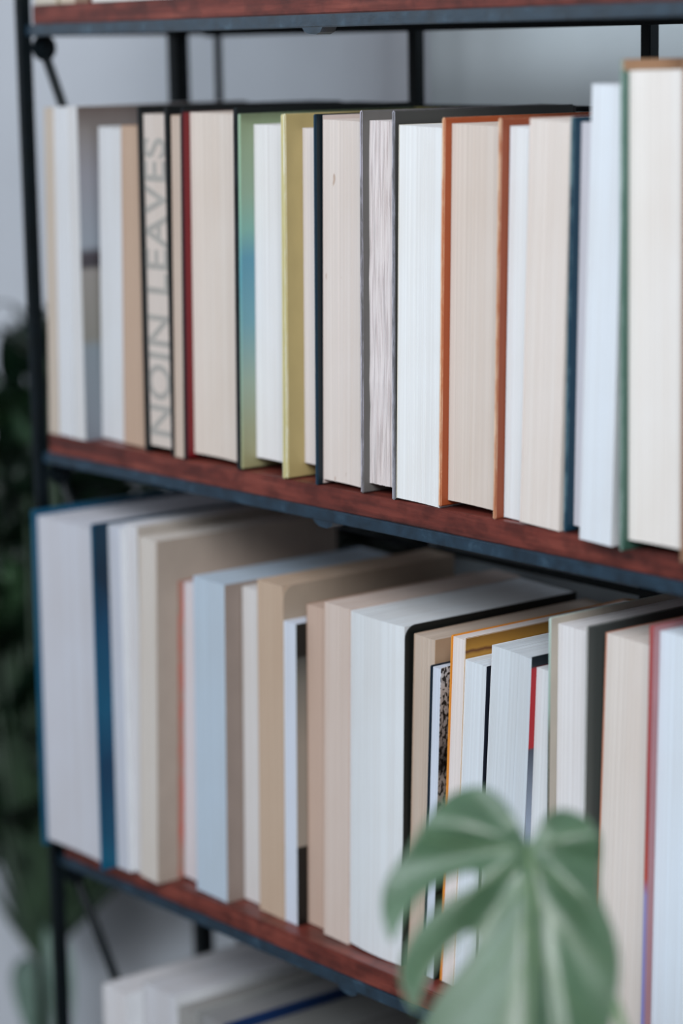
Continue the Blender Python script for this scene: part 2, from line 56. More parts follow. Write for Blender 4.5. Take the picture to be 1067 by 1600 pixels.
area_light('window_light_right', (2.0, -1.55, 1.25), (0.45, 0.1, -0.25), 1.3, 1.2, 66, (0.97, 0.985, 1.0))
area_light('fill_light_front', (0.35, -3.1, 1.3), (0.45, 0.1, -0.2), 2.0, 1.6, 54, (0.86, 0.95, 1.0))  # added fill for the leaf highlights, no known window stands there
area_light('window_light_left', (-2.3, -2.3, 1.0), (0.2, 0.1, -0.1), 1.9, 2.0, 13, (0.88, 0.95, 1.0))
SC.view_settings.view_transform = 'Standard'
SC.view_settings.look = 'None'
SC.view_settings.gamma = 1
SC.view_settings.use_curve_mapping = False
SC.view_settings.exposure = -0.06


# ---------------------------------------------------------------- materials
def lin(c):
    out = []
    for v in c:
        v = v / 255
        out.append(v / 12.92 if v <= 0.04045 else ((v + 0.055) / 1.055) ** 2.4)
    return (*out, 1)


def new_mat(name, rough=0.6, spec=0.4):
    m = bpy.data.materials.new(name)
    m.use_nodes = True
    nt = m.node_tree
    b = nt.nodes['Principled BSDF']
    b.inputs['Roughness'].default_value = rough
    b.inputs['Specular IOR Level'].default_value = spec
    return m, nt, b


def noise_node(nt, scale_vec, scale=1.0, detail=3.0, rough=0.55):
    tc = nt.nodes.new('ShaderNodeTexCoord')
    mp = nt.nodes.new('ShaderNodeMapping')
    mp.inputs['Scale'].default_value = scale_vec
    n = nt.nodes.new('ShaderNodeTexNoise')
    n.inputs['Scale'].default_value = scale
    n.inputs['Detail'].default_value = detail
    n.inputs['Roughness'].default_value = rough
    nt.links.new(tc.outputs['Object'], mp.inputs[0])
    nt.links.new(mp.outputs[0], n.inputs['Vector'])
    return n


def ramp(nt, fac, stops, interp='LINEAR'):
    r = nt.nodes.new('ShaderNodeValToRGB')
    r.color_ramp.interpolation = interp
    els = r.color_ramp.elements
    while len(els) < len(stops):
        els.new(0.5)
    for e, (pos, c) in zip(els, stops):
        e.position = pos
        e.color = c
    nt.links.new(fac, r.inputs[0])
    return r.outputs[0]


def mixc(nt, a, b, fac, mode='MIX'):
    m = nt.nodes.new('ShaderNodeMix')
    m.data_type = 'RGBA'
    m.blend_type = mode
    for sock, val in ((m.inputs[6], a), (m.inputs[7], b)):
        if isinstance(val, tuple):
            sock.default_value = val
        else:
            nt.links.new(val, sock)
    if isinstance(fac, float):
        m.inputs[0].default_value = fac
    else:
        nt.links.new(fac, m.inputs[0])
    return m.outputs[2]


def bump(nt, b, height, strength, dist=0.0003):
    bp = nt.nodes.new('ShaderNodeBump')
    bp.inputs['Strength'].default_value = strength
    bp.inputs['Distance'].default_value = dist
    nt.links.new(height, bp.inputs['Height'])
    nt.links.new(bp.outputs[0], b.inputs['Normal'])


MC = {}


def shade(c, k):
    return (c[0] * k, c[1] * k, c[2] * k, 1)


def paper_mat(c, spots=False):
    key = ('paper', c, spots)
    if key in MC:
        return MC[key]
    m, nt, b = new_mat('page_edges', 0.75, 0.25)
    g = sum(c) / 3
    base = lin([(g + (v - g) * 0.78) * 0.965 for v in c])
    n1 = noise_node(nt, (1400, 12, 1.5), 1.0, 3, 0.7)
    n2 = noise_node(nt, (260, 8, 2.5), 1.0, 2)
    n3 = noise_node(nt, (16, 16, 9), 1.0, 3)
    fine = ramp(nt, n1.outputs[0], [(0.3, shade(base, 0.92)), (0.62, shade(base, 1.02))])
    wide = ramp(nt, n2.outputs[0], [(0.35, (0.95, 0.935, 0.925, 1)), (0.6, (1, 1, 1, 1))])
    stain = ramp(nt, n3.outputs[0], [(0.35, (0.96, 0.94, 0.92, 1)), (0.6, (1, 1, 1, 1))])
    col = mixc(nt, fine, wide, 1.0, 'MULTIPLY')
    col = mixc(nt, col, stain, 1.0, 'MULTIPLY')
    if spots:
        n4 = noise_node(nt, (160, 40, 70), 1.0, 2)
        sp = ramp(nt, n4.outputs[0], [(0.70, (1, 1, 1, 1)), (0.76, (0.72, 0.62, 0.55, 1))])
        col = mixc(nt, col, sp, 1.0, 'MULTIPLY')
    nt.links.new(col, b.inputs['Base Color'])
    bump(nt, b, n1.outputs[0], 0.2, 0.0003)
    MC[key] = m
    return m


def cloth_mat(c, rough=0.5, spec=0.4, mottle=0.05):
    key = ('cloth', c, rough, spec, mottle)
    if key in MC:
        return MC[key]
    m, nt, b = new_mat('book_cloth', rough, spec)
    base = lin(c)
    n = noise_node(nt, (60, 60, 40), 1.0, 5)
    col = ramp(nt, n.outputs[0], [(0.3, shade(base, 1 - mottle)), (0.7, shade(base, 1 + mottle))])
    nt.links.new(col, b.inputs['Base Color'])
    n2 = noise_node(nt, (1500, 1500, 1500), 1.0, 2)
    bump(nt, b, n2.outputs[0], 0.15, 0.0002)
    MC[key] = m
    return m


def worn_mat(c, worn):
    key = ('worn', c, worn)
    if key in MC:
        return MC[key]
    m, nt, b = new_mat('worn_edge', 0.65, 0.3)
    n = noise_node(nt, (300, 300, 45), 1.0, 6, 0.7)
    col = ramp(nt, n.outputs[0], [(0.42, lin(c)), (0.58, lin(worn))])
    nt.links.new(col, b.inputs['Base Color'])
    bump(nt, b, n.outputs[0], 0.5, 0.0008)
    MC[key] = m
    return m


def print_mat(height, stops, interp='LINEAR', wob=0.02, speck=None, rough=0.4):
    """A printed cover: bands of colour up the height of the book."""
    m, nt, b = new_mat('printed_cover', rough, 0.45)
    tc = nt.nodes.new('ShaderNodeTexCoord')
    sx = nt.nodes.new('ShaderNodeSeparateXYZ')
    nt.links.new(tc.outputs['Object'], sx.inputs[0])
    n = noise_node(nt, (90, 90, 30), 1.0, 3)
    ma = nt.nodes.new('ShaderNodeMath')
    ma.operation = 'MULTIPLY_ADD'
    nt.links.new(sx.outputs[2], ma.inputs[0])
    ma.inputs[1].default_value = 1 / height
    off = nt.nodes.new('ShaderNodeMath')
    off.operation = 'MULTIPLY_ADD'
    nt.links.new(n.outputs[0], off.inputs[0])
    off.inputs[1].default_value = wob * 2
    off.inputs[2].default_value = -wob
    nt.links.new(off.outputs[0], ma.inputs[2])
    col = ramp(nt, ma.outputs[0], [(p, lin(c)) for p, c in stops], interp)
    if speck:
        n4 = noise_node(nt, (500, 500, 260), 1.0, 4)
        sp = ramp(nt, n4.outputs[0], [(0.5, (1, 1, 1, 1)), (0.53, lin(speck))])
        col = mixc(nt, col, sp, 1.0, 'MULTIPLY')
    nt.links.new(col, b.inputs['Base Color'])
    return m


def wood_mat():
    m, nt, b = new_mat('red_brown_wood', 0.42, 0.5)
    n = noise_node(nt, (9, 120, 130), 1.0, 6, 0.62)
    n2 = noise_node(nt, (55, 30, 90), 1.0, 3)
    c = ramp(nt, n.outputs[0], [(0.28, lin((64, 30, 26))), (0.5, lin((104, 46, 38))), (0.72, lin((136, 70, 58)))])
    d = ramp(nt, n2.outputs[0], [(0.38, (0.62, 0.60, 0.62, 1)), (0.55, (1, 1, 1, 1))])
    nt.links.new(mixc(nt, c, d, 1.0, 'MULTIPLY'), b.inputs['Base Color'])
    bump(nt, b, n.outputs[0], 0.35, 0.0006)
    return m


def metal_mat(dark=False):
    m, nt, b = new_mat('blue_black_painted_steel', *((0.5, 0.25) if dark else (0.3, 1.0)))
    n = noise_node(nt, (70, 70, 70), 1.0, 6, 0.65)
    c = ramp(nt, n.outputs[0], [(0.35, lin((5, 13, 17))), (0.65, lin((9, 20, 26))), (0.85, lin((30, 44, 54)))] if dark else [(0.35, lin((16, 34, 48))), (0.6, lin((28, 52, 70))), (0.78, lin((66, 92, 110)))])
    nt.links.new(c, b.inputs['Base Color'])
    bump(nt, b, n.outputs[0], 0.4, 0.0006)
    return m


def wall_mat(name, c):
    m, nt, b = new_mat(name, 0.85, 0.2)
    n = noise_node(nt, (6, 6, 6), 1.0, 4)
    base = lin(c)
    nt.links.new(ramp(nt, n.outputs[0], [(0.3, shade(base, 0.95)), (0.7, shade(base, 1.04))]), b.inputs['Base Color'])
    n2 = noise_node(nt, (240, 240, 240), 1.0, 3)
    bump(nt, b, n2.outputs[0], 0.15, 0.001)
    return m


def leaf_mat(c1, c2, rough=0.33, spec=0.5, coat=0.0):
    m, nt, b = new_mat('leaf', rough, spec)
    n = noise_node(nt, (28, 28, 28), 1.0, 4)
    nt.links.new(ramp(nt, n.outputs[0], [(0.3, lin(c1)), (0.7, lin(c2))]), b.inputs['Base Color'])
    b.inputs['Coat Weight'].default_value = coat
    b.inputs['Coat Roughness'].default_value = 0.3
    n2 = noise_node(nt, (400, 400, 400), 1.0, 3)
    bump(nt, b, n2.outputs[0], 0.12, 0.0005)
    return m


WOOD = wood_mat()
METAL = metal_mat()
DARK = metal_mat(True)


# ---------------------------------------------------------------- mesh helpers
def link(name, bm, mats, parent=None, smooth=False):
    me = bpy.data.meshes.new(name)
    bmesh.ops.recalc_face_normals(bm, faces=bm.faces)
    if smooth:
        for f in bm.faces:
            f.smooth = True
    bm.to_mesh(me)
    bm.free()
    for m in (mats if isinstance(mats, (list, tuple)) else [mats]):
        me.materials.append(m)
    o = bpy.data.objects.new(name, me)
    COL.objects.link(o)
    if parent:
        o.parent = parent
    return o


def thing(name, label, cat, loc=(0, 0, 0), rot=(0, 0, 0), group=None):
    o = bpy.data.objects.new(name, None)
    COL.objects.link(o)
    o.location = loc
    o.rotation_euler = rot
    o.empty_display_size = 0.02
    o['label'] = label
    o['category'] = cat
    if group:
        o['group'] = group
    return o


def add_box(bm, x0, x1, y0, y1, z0, z1, bev=0.0, seg=2):
    vs = [bm.verts.new((x, y, z)) for x in (x0, x1) for y in (y0, y1) for z in (z0, z1)]
    idx = [(0, 1, 3, 2), (4, 6, 7, 5), (0, 4, 5, 1), (2, 3, 7, 6), (0, 2, 6, 4), (1, 5, 7, 3)]
    fs = [bm.faces.new([vs[i] for i in t]) for t in idx]
    if bev:
        es = list({e for f in fs for e in f.edges})
        bmesh.ops.bevel(bm, geom=es, offset=bev, segments=seg, affect='EDGES')


def add_tube(bm, pts, rad, n=10, cap=True):
    pts = [Vector(p) for p in pts]
    rads = rad if isinstance(rad, (list, tuple)) else [rad] * len(pts)
    rings = []
    ref = None
    for i, p in enumerate(pts):
        d = (pts[min(i + 1, len(pts) - 1)] - pts[max(i - 1, 0)]).normalized()
        if ref is None:
            ref = d.orthogonal().normalized()
        ref = (ref - d * ref.dot(d)).normalized()
        s = d.cross(ref)
        rings.append([bm.verts.new(p + (ref * math.cos(2 * math.pi * k / n) + s * math.sin(2 * math.pi * k / n)) * rads[i]) for k in range(n)])
    for a, b in zip(rings, rings[1:]):
        for k in range(n):
            bm.faces.new((a[k], a[(k + 1) % n], b[(k + 1) % n], b[k]))
    if cap:
        bm.faces.new(rings[0])
        bm.faces.new(rings[-1])


def box_obj(name, x0, x1, y0, y1, z0, z1, mat, parent=None, bev=0.0008):
    bm = bmesh.new()
    add_box(bm, x0, x1, y0, y1, z0, z1, bev)
    return link(name, bm, mat, parent)


# ---------------------------------------------------------------- the room
def structure(o):
    o['kind'] = 'structure'
    return o


structure(box_obj('wall_back', -3.4, 3.4, 0.30, 0.42, -1.6, 2.4, wall_mat('pale_grey_wall', (196, 200, 209)), bev=0))
structure(box_obj('trim_1', PIERX, 0.75, 0.255, 0.30, -1.6, 2.4, wall_mat('blue_grey_wall', (176, 186, 193)), bev=0.002))
structure(box_obj('ceiling', -3.4, 3.4, -3.2, 0.62, 2.4, 2.5, wall_mat('white_ceiling', (214, 216, 220)), bev=0))
structure(box_obj('wall_left', -3.5, -3.4, -3.2, 0.62, -1.6, 2.4, wall_mat('pale_side_wall', (190, 196, 206)), bev=0))
structure(box_obj('floor', -3.4, 3.4, -3.2, 0.62, -1.7, -1.6, wall_mat('grey_floor', (120, 116, 112)), bev=0))

# ---------------------------------------------------------------- the shelving unit
unit = thing('bookshelf', 'shelving unit with blue-black painted metal frame and red-brown wooden boards', 'bookshelf', (0, 0, 0))
RIGHT = 0.95
LEVELS = (0.0, -0.29, -0.58, -0.87)
THICK = (0.0125, 0.0132, 0.0125, 0.0125)
TABX = (0.3127, 0.314, 0.329, 0.32)
for lv, th, tx in zip(LEVELS, THICK, TABX):
    w = box_obj('shelf_board', 0.010, RIGHT - 0.01, 0.0, 0.152, lv, lv + th, WOOD, unit, 0.0007)
    # steel angle under the front edge: an upright web and a flange turned back below the board
    bm = bmesh.new()
    add_box(bm, 0.0, RIGHT, -0.0012, 0.0022, lv - 0.0075, lv - 0.0001, 0.0006)
    add_box(bm, 0.004, RIGHT - 0.004, 0.0022, 0.014, lv - 0.0026, lv - 0.0001, 0)
    link('front_rail', bm, METAL, unit)
    bm = bmesh.new()
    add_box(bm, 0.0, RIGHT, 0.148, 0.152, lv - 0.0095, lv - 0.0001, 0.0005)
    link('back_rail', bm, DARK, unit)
    for sx in (0.0, RIGHT):
        bm = bmesh.new()
        add_box(bm, sx - 0.0035, sx + 0.0035, 0.004, 0.148, lv - 0.008, lv - 0.0005, 0.0005)
        link('side_rail', bm, DARK, unit)
    # small rounded tab welded under the rail
    bm = bmesh.new()
    prof = [(-0.010, 0.0), (-0.008, -0.0022), (-0.004, -0.0038), (0.003, -0.0042), (0.007, -0.0028), (0.009, 0.0)]
    a = [bm.verts.new((tx + x, -0.0008, lv - 0.0074 + z)) for x, z in prof]
    b = [bm.verts.new((tx + x, 0.010, lv - 0.0074 + z)) for x, z in prof]
    bm.faces.new(a)
    bm.faces.new(b[::-1])
    for i in range(len(prof)):
        j = (i + 1) % len(prof)
        bm.faces.new((a[i], b[i], b[j], a[j]))
    link('rail_tab', bm, METAL, unit)
    # diagonal brace in the end frame with its bolt
    bm = bmesh.new()
    add_tube(bm, [(0.0048, 0.010, lv - 0.013), (0.0048, 0.106, lv - 0.279)], 0.0034, 10)
    link('brace', bm, DARK, unit, True)
    bm = bmesh.new()
    for x0, x1, r, n in ((0.0045, 0.0075, 0.0088, 20), (0.0075, 0.0105, 0.0058, 6)):
        add_tube(bm, [(x0, 0.011, lv - 0.0155), (x1, 0.011, lv - 0.0155)], r, n)
    link('bolt', bm, DARK, unit)

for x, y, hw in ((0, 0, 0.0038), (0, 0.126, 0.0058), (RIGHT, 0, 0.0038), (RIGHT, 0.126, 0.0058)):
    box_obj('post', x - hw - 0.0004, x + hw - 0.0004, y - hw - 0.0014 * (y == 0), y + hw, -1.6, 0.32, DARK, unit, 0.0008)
for x, hw in ((-0.0035, 0.0022), (0.2112, 0.0040), (0.4214, 0.0040), (0.66, 0.0040)):
    box_obj('rear_post', x - hw, x + hw, 0.161, 0.161 + 2 * hw, -1.6, 0.32, DARK, unit, 0.0006)
for z in (-0.0578, -0.3478, -0.6378, -0.93):
    box_obj('rear_rail', -0.012, RIGHT, 0.1565, 0.161, z - 0.0022, z + 0.0016, DARK, unit, 0.0004)


# ---------------------------------------------------------------- books
def page_block(x0, x1, yf, yb, z0, z1, mat, parent, seed, rough=0.00025, conc=0.0, deckle=False):
    """Block of page edges: sections of pages stand a hair prouder or deeper than their neighbours."""
    rnd = random.Random(seed)
    w = x1 - x0
    n = max(6, min(46, int(w / 0.0009)))
    cuts = [0.0]
    for i in range(n):
        cuts.append(cuts[-1] + rnd.uniform(0.5, 1.5))
    cuts = [c / cuts[-1] for c in cuts]
    rows = 14 if deckle else 3
    cols = []
    for i in range(n):
        j = rnd.uniform(-rough, rough)
        for s in (cuts[i] + 0.0004, cuts[i + 1] - 0.0004):
            y = yf + conc * (1 - (2 * s - 1) ** 2) + j + rough
            cols.append((x0 + w * s, y))
    bm = bmesh.new()
    grid = []
    for r in range(rows + 1):
        z = z0 + (z1 - z0) * r / rows
        k = rnd.uniform(-1, 1) * rough * 0.4
        line = []
        for q, (x, y) in enumerate(cols):
            dy = rnd.uniform(-1, 1) * rough * (0.7 if deckle else 0.12)
            dz = rnd.uniform(-1, 0) * 0.00035 if r == rows else 0
            line.append(bm.verts.new((x, y + k + dy, z + dz)))
        grid.append(line)
    for r in range(rows):
        for q in range(len(cols) - 1):
            bm.faces.new((grid[r][q], grid[r][q + 1], grid[r + 1][q + 1], grid[r + 1][q]))
    bt = [bm.verts.new((x, yb, z1)) for x, _ in cols]
    bb = [bm.verts.new((x, yb, z0)) for x, _ in cols]
    for q in range(len(cols) - 1):
        bm.faces.new((grid[-1][q], grid[-1][q + 1], bt[q + 1], bt[q]))
        bm.faces.new((grid[0][q + 1], grid[0][q], bb[q], bb[q + 1]))
        bm.faces.new((bb[q + 1], bb[q], bt[q], bt[q + 1]))
    for q, flip in ((0, 1), (-1, 0)):
        side = [grid[r][q] for r in range(rows + 1)] + [bt[q], bb[q]]
        bm.faces.new(side if not flip else side[::-1])
    return link('page_block', bm, mat, parent)


def sheet(name, x0, x1, y0, y1, z0, z1, outer, inner, edge, out_sign, parent, bev, round_corner=0.0):
    """A cover board (or thin paper cover): own colours outside, inside and on its cut edges."""
    bev = min(bev, (x1 - x0) * 0.3)
    bm = bmesh.new()
    if round_corner:
        rc = round_corner
        prof = [(y1, z0), (y1, z1)]
        for k in range(7):
            a = math.pi / 2 + k * math.pi / 12
            prof.append((y0 + rc + rc * math.cos(a), z1 - rc + rc * math.sin(a)))
        prof.append((y0, z0))
        a = [bm.verts.new((x0, y, z)) for y, z in prof]
        b = [bm.verts.new((x1, y, z)) for y, z in prof]
        bm.faces.new(a)
        bm.faces.new(b[::-1])
        for i in range(len(prof)):
            j = (i + 1) % len(prof)
            bm.faces.new((a[i], a[j], b[j], b[i]))
    else:
        add_box(bm, x0, x1, y0, y1, z0, z1, bev, 2)
    bmesh.ops.recalc_face_normals(bm, faces=bm.faces)
    for f in bm.faces:
        nx = f.normal.x
        if nx * out_sign > 0.75:
            f.material_index = 0
        elif nx * out_sign < -0.75:
            f.material_index = 1
        else:
            f.material_index = 2
    return link(name, bm, [outer, inner, edge], parent)


BOOKS = {}


def book(key, label, group, paper, kind='P', left=None, right=None, tb=None, rec=None, over=None, depth=0.14,
         conc=0.0, rough=0.00012, deckle=False, spots=False, curl=0.0, tbr=None, pos=None):
    """left / right = (outer, inner, edge) colours or ready materials; None gives a plain card cover."""
    x, y, z, t, h, lean = pos or BK[key]
    if kind == 'H':
        tb = tb or 0.0025
        rec = 0.004 if rec is None else rec
        over = 0.003 if over is None else over
    else:
        tb = tb or 0.0004
        rec = 0.0002 if rec is None else rec
        over = 0.0002 if over is None else over
    root = thing('book', label, 'book', (x, y, z + (t * math.sin(lean) if lean > 0 else 0) + 0.0001), (0, lean, 0), group)

    def mats(spec):
        out = []
        for s in (spec or ((205, 205, 205),) * 3):
            out.append(s if isinstance(s, bpy.types.Material) else cloth_mat(s))
        return out
    L, Rr = mats(left), mats(right)
    tbr = tbr or tb
    tip = t * math.sin(max(lean, 0.0)) if kind == 'H' else 0.0
    cname = 'cover_board' if kind == 'H' else 'cover'
    bev = 0.0006
    sheet(cname, 0, tb, 0, depth, 0, h, *L, -1, root, bev)
    sheet(cname, t - tbr, t, curl, depth, 0, h + tip, *Rr, 1, root, bev, 0.008 if curl else 0)
    bm = bmesh.new()
    # rounded spine at the back
    if kind == 'H':
        n = 8
        ins, outs = [], []
        for k in range(n + 1):
            s = k / n
            bulge = 0.004 * (1 - (2 * s - 1) ** 2)
            ins.append((t * s, depth + bulge))
            outs.append((t * s, depth + 0.0014 + bulge))
        prof = ins + outs[::-1]
        a = [bm.verts.new((px, py, 0.0)) for px, py in prof]
        b = [bm.verts.new((px, py, h)) for px, py in prof]
        m = len(prof)
        for i in range(m):
            j = (i + 1) % m
            bm.faces.new((a[i], a[j], b[j], b[i]))
        for i in range(n):
            bm.faces.new((a[i], a[i + 1], a[m - 2 - i], a[m - 1 - i]))
            bm.faces.new((b[i], b[i + 1], b[m - 2 - i], b[m - 1 - i]))
    else:
        add_box(bm, 0, t, depth, depth + 0.0004, 0, h)
    link('spine', bm, Rr[0], root)
    page_block(tb + 0.0001, t - tbr - 0.0001, rec, depth - 0.0002, over, h - over, paper_mat(paper, spots), root,
               key + label[:5], rough, conc, deckle)
    BOOKS[key] = (root, t, h, tb, rec)
    return root


GT, GB = 'books on the middle shelf', 'books on the lower shelf'
white = (222, 225, 230)
W3 = (white,) * 3

book('T0', 'thin cream book at the left end of the middle row beside the post', GT, (201, 186, 172), left=((205, 190, 178),) * 3, right=((206, 196, 188),) * 3)
book('T1', 'white paperback, second from the left in the middle row', GT, (214, 218, 227), left=W3, right=W3)
h2 = BK['T2'][4]
t2pic = print_mat(h2, [(0.0, (122, 130, 140)), (0.28, (124, 134, 142)), (0.31, (126, 124, 118)), (0.51, (138, 134, 130)), (0.53, (58, 54, 60)), (0.56, (66, 60, 66)), (0.59, (140, 148, 158)), (0.8, (140, 140, 148)), (0.93, (132, 126, 124)), (1.0, (104, 92, 88))], wob=0.008)
book('T2', 'white book whose right cover shows a grey photographic print with a dark smudge', GT, (212, 213, 218), left=W3, right=(t2pic, white, white))
book('T3', 'shorter white paperback set back beside the grey photo cover', GT, (214, 218, 226), left=W3, right=W3)
book('T4', 'short tan-paged paperback just left of the black book with lettered page edges', GT, (198, 166, 143), left=((190, 160, 140),) * 3, right=((190, 160, 140),) * 3)
blk = (14, 18, 20)
book('T5', 'black hardcover with faint grey lettering down its cream page edges', GT, (214, 201, 194), 'H', left=(blk,) * 3, right=(blk,) * 3, rec=0.002, over=0.0048, tb=0.0043)
book('T6', 'thin cream-paged book between the lettered black hardcover and the red-lined one', GT, (205, 183, 168), left=((200, 180, 165),) * 3, right=((24, 30, 40),) * 3, over=0.0006)
red = (112, 20, 28)
t7in = print_mat(BK['T7'][4], [(0.0, red), (0.984, red), (0.987, blk), (1.0, blk)], wob=0.001)
book('T7', 'thick cream-paged hardcover with a dark red lining and black covers', GT, (222, 209, 200), 'H', left=(blk, t7in, (22, 26, 34)), right=((12, 17, 19), red, worn_mat((12, 17, 19), (34, 40, 46))), rec=0.0052, over=0.003, conc=0.002, tbr=0.0044)
h8 = BK['T8'][4]
grn = print_mat(h8, [(0.0, (152, 148, 110)), (0.12, (146, 150, 122)), (0.25, (142, 160, 146)), (0.42, (104, 150, 162)), (0.6, (84, 138, 158)), (0.68, (116, 160, 150)), (0.78, (130, 154, 134)), (0.97, (132, 148, 118)), (1.0, (104, 114, 88))], wob=0.01)
grn_e = print_mat(h8, [(0.0, (165, 165, 125)), (0.3, (150, 185, 170)), (0.55, (110, 180, 190)), (0.75, (160, 205, 180)), (1.0, (180, 210, 185))], wob=0.01)
book('T8', 'white-paged hardcover whose cover fades from green to turquoise to olive', GT, (230, 231, 236), 'H', left=(blk, grn, grn_e), right=((196, 186, 120), (196, 186, 120), (205, 200, 165)), rec=0.0105, over=0.0065, tb=0.002, conc=0.0015)
yel = (176, 158, 108)
navy = (12, 32, 46)
book('T9', 'yellow-covered hardcover with pale pages set deep between its boards', GT, (226, 218, 220), 'H', left=((205, 195, 130), yel, worn_mat((208, 200, 152), (228, 226, 208))), right=((14, 28, 36), navy, (24, 54, 74)), rec=0.0128, over=0.0085, tb=0.0025)
book('T10', 'cream book with faint brown spots on its pages, right of a navy board', GT, (225, 213, 208), left=((205, 190, 185),) * 3, right=((92, 50, 52),) * 3, spots=True, conc=0.001, over=0.0024)
gry = (84, 84, 84)
book('T11', 'grey hardcover with worn pale edges and rough uneven page edges', GT, (222, 214, 217), 'H', left=(gry, (104, 102, 100), worn_mat((112, 110, 114), (176, 172, 186))), right=((66, 66, 64), gry, worn_mat((118, 118, 124), (168, 168, 180))), rec=0.0052, over=0.0055, rough=0.0006, deckle=True)
book('T12', 'bright white-paged book left of the rust-brown hardcover in the middle row', GT, (234, 238, 243), left=((210, 206, 196),) * 3, right=W3, conc=0.0008)
rust = (150, 74, 42)
book('T13', 'rust-brown cloth hardcover with frayed corners and beige pages', GT, (220, 206, 197), 'H', left=(rust, (158, 76, 40), worn_mat((206, 138, 98), (226, 190, 158))), right=((142, 72, 46), rust, worn_mat((190, 130, 96), (222, 188, 160))), rec=0.0052, over=0.0032, conc=0.001)
book('T14', 'thin white-paged book set back right of the rust-brown hardcover', GT, (228, 232, 238), left=W3, right=W3)
book('T15', 'pinkish cream paperback left of the teal board in the middle row', GT, (228, 218, 213), left=((226, 214, 208),) * 3, right=((226, 218, 212),) * 3)
book('T16', 'narrow book with a dark teal board and lilac-white pages', GT, (212, 212, 226), 'H', left=((20, 60, 78), (18, 56, 76), worn_mat((18, 58, 78), (110, 140, 150))), right=((40, 66, 84),) * 3, rec=0.0058, over=0.003, tb=0.0022)
book('T17', 'tall bluish-white paperback sticking out in front, left of the tallest book', GT, (220, 230, 243), left=W3, right=W3)
book('T18', 'tallest hardcover of the middle row with green-edged board and thick pages', GT, (233, 229, 227), 'H', left=((70, 110, 96), print_mat(BK['T18'][4], [(0.0, (54, 88, 76)), (0.975, (66, 104, 92)), (0.98, (176, 138, 108)), (1.0, (176, 138, 108))], wob=0.002), worn_mat((96, 126, 116), (150, 172, 166))), right=((150, 118, 96),) * 3, rec=0.0045, over=0.0055, tb=0.0022, conc=0.001)

# faint lettering pressed on the page edges of the black book
rt, t5, hh5, tb5, rec5 = BOOKS['T5']
fc = bpy.data.curves.new('lettering', 'FONT')
fc.body = 'NOIN LEAVES'
fc.align_x = 'CENTER'
fc.align_y = 'CENTER'
fc.size = 0.030
fc.space_character = 1.06
fc.offset = 0.0006
fc.extrude = 0.00012
tmp = bpy.data.objects.new('lettering', fc)
COL.objects.link(tmp)
dg = bpy.context.evaluated_depsgraph_get()
me = bpy.data.meshes.new_from_object(tmp.evaluated_get(dg))
bpy.data.objects.remove(tmp)
wid = max(v.co.x for v in me.vertices) - min(v.co.x for v in me.vertices)
tall = max(v.co.y for v in me.vertices) - min(v.co.y for v in me.vertices)
lo = bpy.data.objects.new('lettering', me)
me.materials.append(cloth_mat((162, 158, 154), 0.8, 0.2))
COL.objects.link(lo)
lo.parent = rt
lo['label'] = 'grey lettering printed on page edges'
sxx, syy = (hh5 * 0.86) / wid, (t5 * 0.74) / tall
lo.matrix_local = Matrix(((0, -syy, 0, t5 / 2), (0, 0, -1, rec5 + 0.0001), (sxx, 0, 0, hh5 * 0.48), (0, 0, 0, 1)))

# lower shelf
blue = (0, 74, 106)
m_blue = print_mat(BK['B1'][4], [(0.0, (0, 88, 118)), (0.1, (0, 70, 100)), (0.3, (0, 52, 84)), (0.5, (0, 80, 112)), (0.7, (0, 60, 92)), (0.85, (0, 34, 56)), (1.0, (0, 44, 66))], wob=0.12)
book('B1', 'thick blue-covered hardcover at the left end of the lower row', GB, (196, 199, 213), 'H', left=(blue, blue, (0, 84, 112)), right=(m_blue, blue, (0, 80, 112)), rec=0.003, over=0.004, tb=0.0028, depth=0.16, conc=0.0015)
book('B2', 'pale lilac-white paperback against the thick blue hardcover', GB, (196, 202, 219), left=W3, right=W3)
book('B3', 'white paperback, third from the left in the lower row', GB, (207, 207, 214), left=W3, right=((188, 180, 172), white, white))
book('B4', 'cream paperback with a plain beige right cover taller than its neighbours to the right', GB, (207, 199, 193), left=((188, 176, 164),) * 3, right=((172, 158, 146),) * 3, depth=0.15)
m_or = worn_mat((186, 104, 92), (160, 132, 118))
book('B5', 'slim white-paged book with an orange-red strip down its left edge', GB, (214, 208, 217), 'H', left=(m_or, m_or, m_or), right=((198, 180, 186),) * 3, tb=0.0008, rec=0.004, over=0.001)
book('B6', 'light blue paged paperback with a brownish right cover', GB, (178, 198, 219), left=((190, 204, 222),) * 3, right=((146, 132, 124), white, (196, 210, 226)))
book('B7', 'white-paged paperback set back between pale blue and tan books', GB, (214, 211, 213), left=((150, 134, 124),) * 3, right=W3)
book('B8', 'tan-paged paperback with a beige cover, taller than the thin book beside it', GB, (198, 170, 146), left=((196, 172, 150),) * 3, right=((168, 152, 136), (190, 170, 150), (196, 172, 150)), depth=0.142, curl=0.0004)
h9 = BK['B9'][4]
m9 = print_mat(h9, [(0.0, (10, 12, 12)), (0.262, (10, 12, 12)), (0.264, (152, 144, 134)), (0.6, (146, 138, 128)), (0.8, (112, 110, 104)), (0.885, (70, 72, 70)), (0.895, (12, 16, 16)), (1.0, (10, 14, 14))], wob=0.001)
book('B9', 'thin white booklet with a grey and black right cover', GB, (204, 214, 234), left=W3, right=(m9, white, white))
book('B10', 'narrow salmon-tan paged paperback right of the thin grey and black booklet', GB, (202, 171, 154), left=((150, 120, 100),) * 3, right=((190, 160, 145),) * 3)
book('B11', 'pinkish cream paperback left of the thick white-paged one', GB, (212, 193, 184), left=((205, 186, 176),) * 3, right=((205, 186, 176),) * 3)
